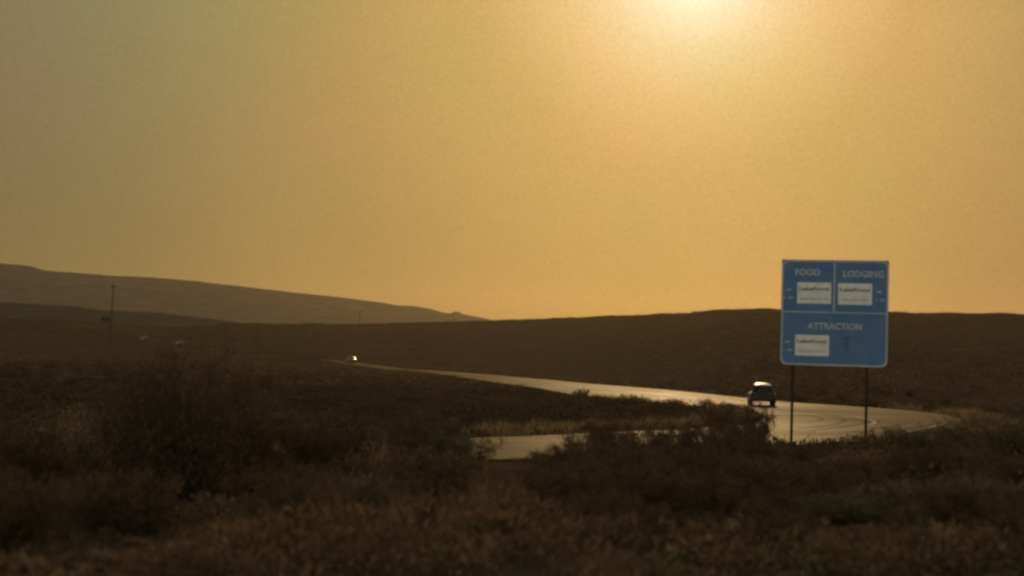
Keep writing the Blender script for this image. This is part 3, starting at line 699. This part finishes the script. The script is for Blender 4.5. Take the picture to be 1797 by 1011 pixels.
# ---------------------------------------------------------------- vehicles
def vehicle(name, x, y, heading, kind, paintm, roofm, label, cat, group=None):
    """heading: compass direction the nose points to, radians from +Y clockwise. Local: nose at +y"""
    z = float(basez(x, y)) + .022
    root = empty(name, (x, y, z), -heading); tag(root, label, cat, group)
    suv = kind == 'suv'
    L, Wd, hb, ht = (4.4, 1.86, 1.02, 1.74) if suv else (4.6, 1.8, .92, 1.42)
    if suv: Wd = 1.72; ht = 1.50; hb = .94
    hl, hw_ = L / 2, Wd / 2; gc = .30 if suv else .2
    # lower body: stations along the length, each a closed section
    st = [(-hl, .86, gc + .22, hb - .12), (-hl + .12, .97, gc + .06, hb - .01), (-hl + .7, 1, gc, hb), (-.2, 1, gc, hb), (.75, 1, gc, hb), (hl - .55, .98, gc, hb - (.05 if suv else .12)), (hl - .12, .93, gc + .04, hb - (.12 if suv else .26)), (hl, .82, gc + .18, hb - (.28 if suv else .4))]
    bm = bmesh.new(); rings = []
    for (yy, k, z0, z1) in st:
        w_ = hw_ * k
        prof = [(-w_ * .90, z0), (-w_, z0 + .12), (-w_, z0 + (z1 - z0) * .62), (-w_ * .95, z1 - .05), (-w_ * .86, z1), (w_ * .86, z1), (w_ * .95, z1 - .05), (w_, z0 + (z1 - z0) * .62), (w_, z0 + .12), (w_ * .90, z0)]
        rings.append([bm.verts.new((a, yy, c_)) for a, c_ in prof])
    for r0, r1 in zip(rings[:-1], rings[1:]):
        for i in range(10): j = (i + 1) % 10; bm.faces.new((r0[i], r0[j], r1[j], r1[i]))
    bm.faces.new(rings[0]); bm.faces.new(rings[-1])
    body = bobj('body', bm, paintm, root)
    # wheel arches, dark liners standing proud of the flanks
    yf, yb = hl - .85, -hl + .85; wr = .37 if suv else .32
    # cabin: glasshouse in glass, pillars and roof in paint
    if suv: y0, y1, ty0, ty1 = -hl + .10, .95, -hl + .38, .30
    else: y0, y1, ty0, ty1 = -1.65, 1.15, -.85, .30
    bw, tw = hw_ * (.84 if suv else .875), hw_ * (.68 if suv else .70); zt = ht - .10
    bm = bmesh.new()
    bot = [bm.verts.new(p) for p in ((-bw, y0, hb - .01), (bw, y0, hb - .01), (bw, y1, hb - .01), (-bw, y1, hb - .01))]
    top = [bm.verts.new(p) for p in ((-tw, ty0, zt), (tw, ty0, zt), (tw, ty1, zt), (-tw, ty1, zt))]
    for i in range(4): j = (i + 1) % 4; bm.faces.new((bot[i], bot[j], top[j], top[i]))
    bm.faces.new(top); bm.faces.new(bot)
    bobj('window', bm, M_glass, root)['label'] = 'dark wrap-round window glass'
    # roof: a crowned shell rolled down at front and rear
    bm = bmesh.new(); nyy, nxx = 14, 9; g = []
    for i in range(nyy + 1):
        v = i / nyy; row = []
        for j in range(nxx + 1):
            u = j / nxx * 2 - 1; e = abs(v * 2 - 1)
            yy = ty0 - .10 + (ty1 - ty0 + .16) * v; zz = zt + (.17 if suv else .125) * (1 - e ** 2.6 * 1.05) * (1 - abs(u) ** 4 * .55) - .02 * abs(u) ** 2
            row.append(bm.verts.new((u * (tw + .015), yy, zz)))
        g.append(row)
    for i in range(nyy):
        for j in range(nxx): bm.faces.new((g[i][j], g[i][j + 1], g[i + 1][j + 1], g[i + 1][j]))
    r_ = bmesh.ops.extrude_face_region(bm, geom=bm.faces[:])
    for e in r_['geom']:
        if isinstance(e, bmesh.types.BMVert): e.co.z = min(e.co.z - .02, zt - .012)
    roof = bobj('roof', bm, roofm, root, True)
    if roofm is not paintm: roof['label'] = 'glossy roof, coloured pale for its sun glint'
    # pillars
    def pil(a, b_, w_=.035):
        bm = bmesh.new(); tube(bm, a, b_, w_, w_ * .8, 6); bobj('pillar', bm, paintm, root)
    for s in (-1, 1):
        for (ya, yb_) in ((y0, ty0), (y1, ty1)): pil((s * bw, ya, hb - .03), (s * tw, yb_, zt + .01))
        for f in ((.38, .68) if suv else (.5,)):
            pil((s * bw * 1.0, y0 + (y1 - y0) * f, hb - .02), (s * tw, ty0 + (ty1 - ty0) * f, zt + .01), .03)
    
    for yy in (yf, yb):
        for s in (-1, 1):
            bm = bmesh.new(); bmesh.ops.create_cone(bm, cap_ends=True, segments=24, radius1=wr, radius2=wr, depth=.24, matrix=Matrix.Translation((s * (hw_ - .10), yy, wr)) @ Matrix.Rotation(math.pi / 2, 4, 'Y'))
            bmesh.ops.bevel(bm, geom=[e for e in bm.edges if abs(e.verts[0].co.x - e.verts[1].co.x) < .01], offset=.03, segments=2, affect='EDGES')
            w_ = bobj('wheel', bm, M_tyre, root, True)
            bm = bmesh.new(); bmesh.ops.create_cone(bm, cap_ends=True, segments=18, radius1=wr * .6, radius2=wr * .5, depth=.03, matrix=Matrix.Translation((s * (hw_ + .03), yy, wr)) @ Matrix.Rotation(s * math.pi / 2, 4, 'Y'))
            bobj('rim', bm, M_rim, w_)
            bm = bmesh.new(); ro = wr + .10; ri = wr + .035; n = 14; vs = []
            for k in range(n + 1):
                a = math.pi * k / n
                vs.append([bm.verts.new((s * (hw_ + dx), yy + math.cos(a) * q, wr + math.sin(a) * q)) for dx, q in ((-.06, ro), (.03, ro), (.03, ri), (-.06, ri))])
            for k in range(n):
                for a in range(4): b4 = (a + 1) % 4; bm.faces.new((vs[k][a], vs[k][b4], vs[k + 1][b4], vs[k + 1][a]))
            bobj('fender_flare', bm, M_plastic, root)
    for nm, yy in (('front_bumper', hl), ('rear_bumper', -hl)):
        bm = bmesh.new(); box(bm, (0, yy + (.03 if yy > 0 else -.03), gc + .25), (Wd * .92, .18, .2)); bmesh.ops.bevel(bm, geom=bm.edges[:], offset=.04, segments=2, affect='EDGES'); bobj(nm, bm, M_plastic, root)
    for s in (-1, 1):
        bm = bmesh.new(); box(bm, (s * hw_ * .80, -hl - .005, hb - .24), (.16, .06, .30)); bmesh.ops.bevel(bm, geom=bm.edges[:], offset=.02, segments=2, affect='EDGES'); bobj('taillight', bm, M_red, root)
        bm = bmesh.new(); box(bm, (s * hw_ * .66, hl + .0, gc + .42), (.28, .06, .15)); bmesh.ops.bevel(bm, geom=bm.edges[:], offset=.02, segments=2, affect='EDGES'); bobj('headlight', bm, M_lens, root)
        bm = bmesh.new(); box(bm, (s * (hw_ + .08), y1 - .35, hb + .12), (.18, .10, .15)); bmesh.ops.bevel(bm, geom=bm.edges[:], offset=.03, segments=2, affect='EDGES'); tube(bm, (s * (hw_ * .92), y1 - .35, hb + .03), (s * (hw_ + .04), y1 - .35, hb + .09), .02, .02, 6); bobj('side_mirror', bm, paintm, root)
    if suv:
        bm = bmesh.new(); bmesh.ops.create_cone(bm, cap_ends=True, segments=24, radius1=.36, radius2=.36, depth=.22, matrix=Matrix.Translation((0, -hl - .14, hb - .02)) @ Matrix.Rotation(math.pi / 2, 4, 'X')); bobj('spare_wheel', bm, M_tyre, root, False)
    return root
vx, vy = on_ground(1336, 712)
vehicle('off_road_vehicle', vx, vy, R(8), 'suv', M_dark, M_roof_glint, 'boxy dark off-road vehicle with a bright roof on the pale road left of the sign', 'car')
def hw_dir(px, py):
    a = on_ground(px + 20, py + 3); b_ = on_ground(px - 20, py - 3); return math.atan2(b_[0] - a[0], b_[1] - a[1])
for px, py, m_, lab in ((621, 637, M_silver, 'far bronze car glinting where the road vanishes, nearest of the three distant cars'),
                        (312, 606, M_silver, 'far brownish car glinting on the left flats, middle one of the three distant cars'),
                        (260, 598, M_silver, 'faintest far car on the left flats, farthest left of the three distant cars')):
    x, y = on_ground(px, py); x, y = min(((q[0], q[1]) for q in dense(hw)), key=lambda q: math.dist(q, (x, y)))
    vehicle('distant_car', x, y, hw_dir(px, py), 'car', m_, m_, lab, 'car', 'distant cars on the highway')

# ---------------------------------------------------------------- poles and a far billboard
def utility_pole(px, topy, D, label, lean=0, arm=1.0, rad=.14):
    x, y = at(px, D); g = gz(x, y) - .3; h = CAMZ + az_el(px, topy)[1] * D - g
    root = empty('utility_pole', (x, y, g), -math.atan2(x, y)); root.rotation_euler[1] = R(lean); tag(root, label, 'utility pole', 'wooden utility poles')
    bm = bmesh.new(); tube(bm, (0, 0, 0), (0, 0, h), rad, rad * .7, 10); bobj('pole', bm, M_wood, root)
    bm = bmesh.new(); box(bm, (0, -.16, h - .6), (2.2 * arm, rad * .8, rad)); tube(bm, (-.7 * arm, -.13, h - .62), (0, -.13, h - 1.3), .025, .025, 5); tube(bm, (.7 * arm, -.13, h - .62), (0, -.13, h - 1.3), .025, .025, 5)
    ca = bobj('crossarm', bm, M_wood, root)
    for k in (-1, -.45, .45, 1):
        bm = bmesh.new(); tube(bm, (k * arm, -.16, h - .53), (k * arm, -.16, h - .3), .05, .04, 8); bobj('insulator', bm, M_glassins, ca)
    return root
utility_pole(191, 498, 330, 'tallest utility pole, standing against the hazy mesa at the left', 1.0, .6, .17)
utility_pole(629, 545, 690, 'small far pole with a crossarm on the skyline left of centre', 0, 1.2, .24)
for px, D, ty, lab in ((394, 425, 568, 'dark pole where the left skyline steps down'), (448, 400, 571, 'dark pole between the skyline step and its right neighbour pole'), (503, 380, 575, 'shortest dark pole, right of the other two on the dark slope')):
    utility_pole(px, ty, D, lab, 0, .8)
x, y = at(182, 520); g = gz(x, y); bb = empty('billboard', (x, y, g - .3), -math.atan2(x, y) + .2); tag(bb, 'small dark billboard on the left skyline beside the tallest pole', 'billboard')
zb = CAMZ + az_el(182, 556)[1] * 520 - g + .3
b_ = bmesh.new(); box(b_, (0, 0, zb - .75), (3.2, .12, 1.5)); bobj('panel', b_, M_steel, bb)
for s in (-1, 1):
    b_ = bmesh.new(); tube(b_, (s * 1.1, .14, 0), (s * 1.1, .14, zb - .1), .09, .09, 8); bobj('post', b_, M_wood, bb)

# ---------------------------------------------------------------- air
hz = bmesh.new(); bmesh.ops.create_cube(hz, size=1, matrix=Matrix.Translation((0, 0, 100)) @ Matrix.Diagonal((9600, 9600, 300, 1)))
mh = bpy.data.materials.new('haze_air'); mh.use_nodes = True; t_ = mh.node_tree; t_.nodes.clear()
pv = t_.nodes.new('ShaderNodeVolumePrincipled'); pv.inputs['Density'].default_value = 3.3e-5; pv.inputs['Color'].default_value = (.95, .74, .42, 1); pv.inputs['Anisotropy'].default_value = .74
mo = t_.nodes.new('ShaderNodeOutputMaterial'); t_.links.new(pv.outputs[0], mo.inputs['Volume'])
haze = tag(bobj('haze', hz, mh), 'golden evening haze in the air', 'haze', kind='stuff')
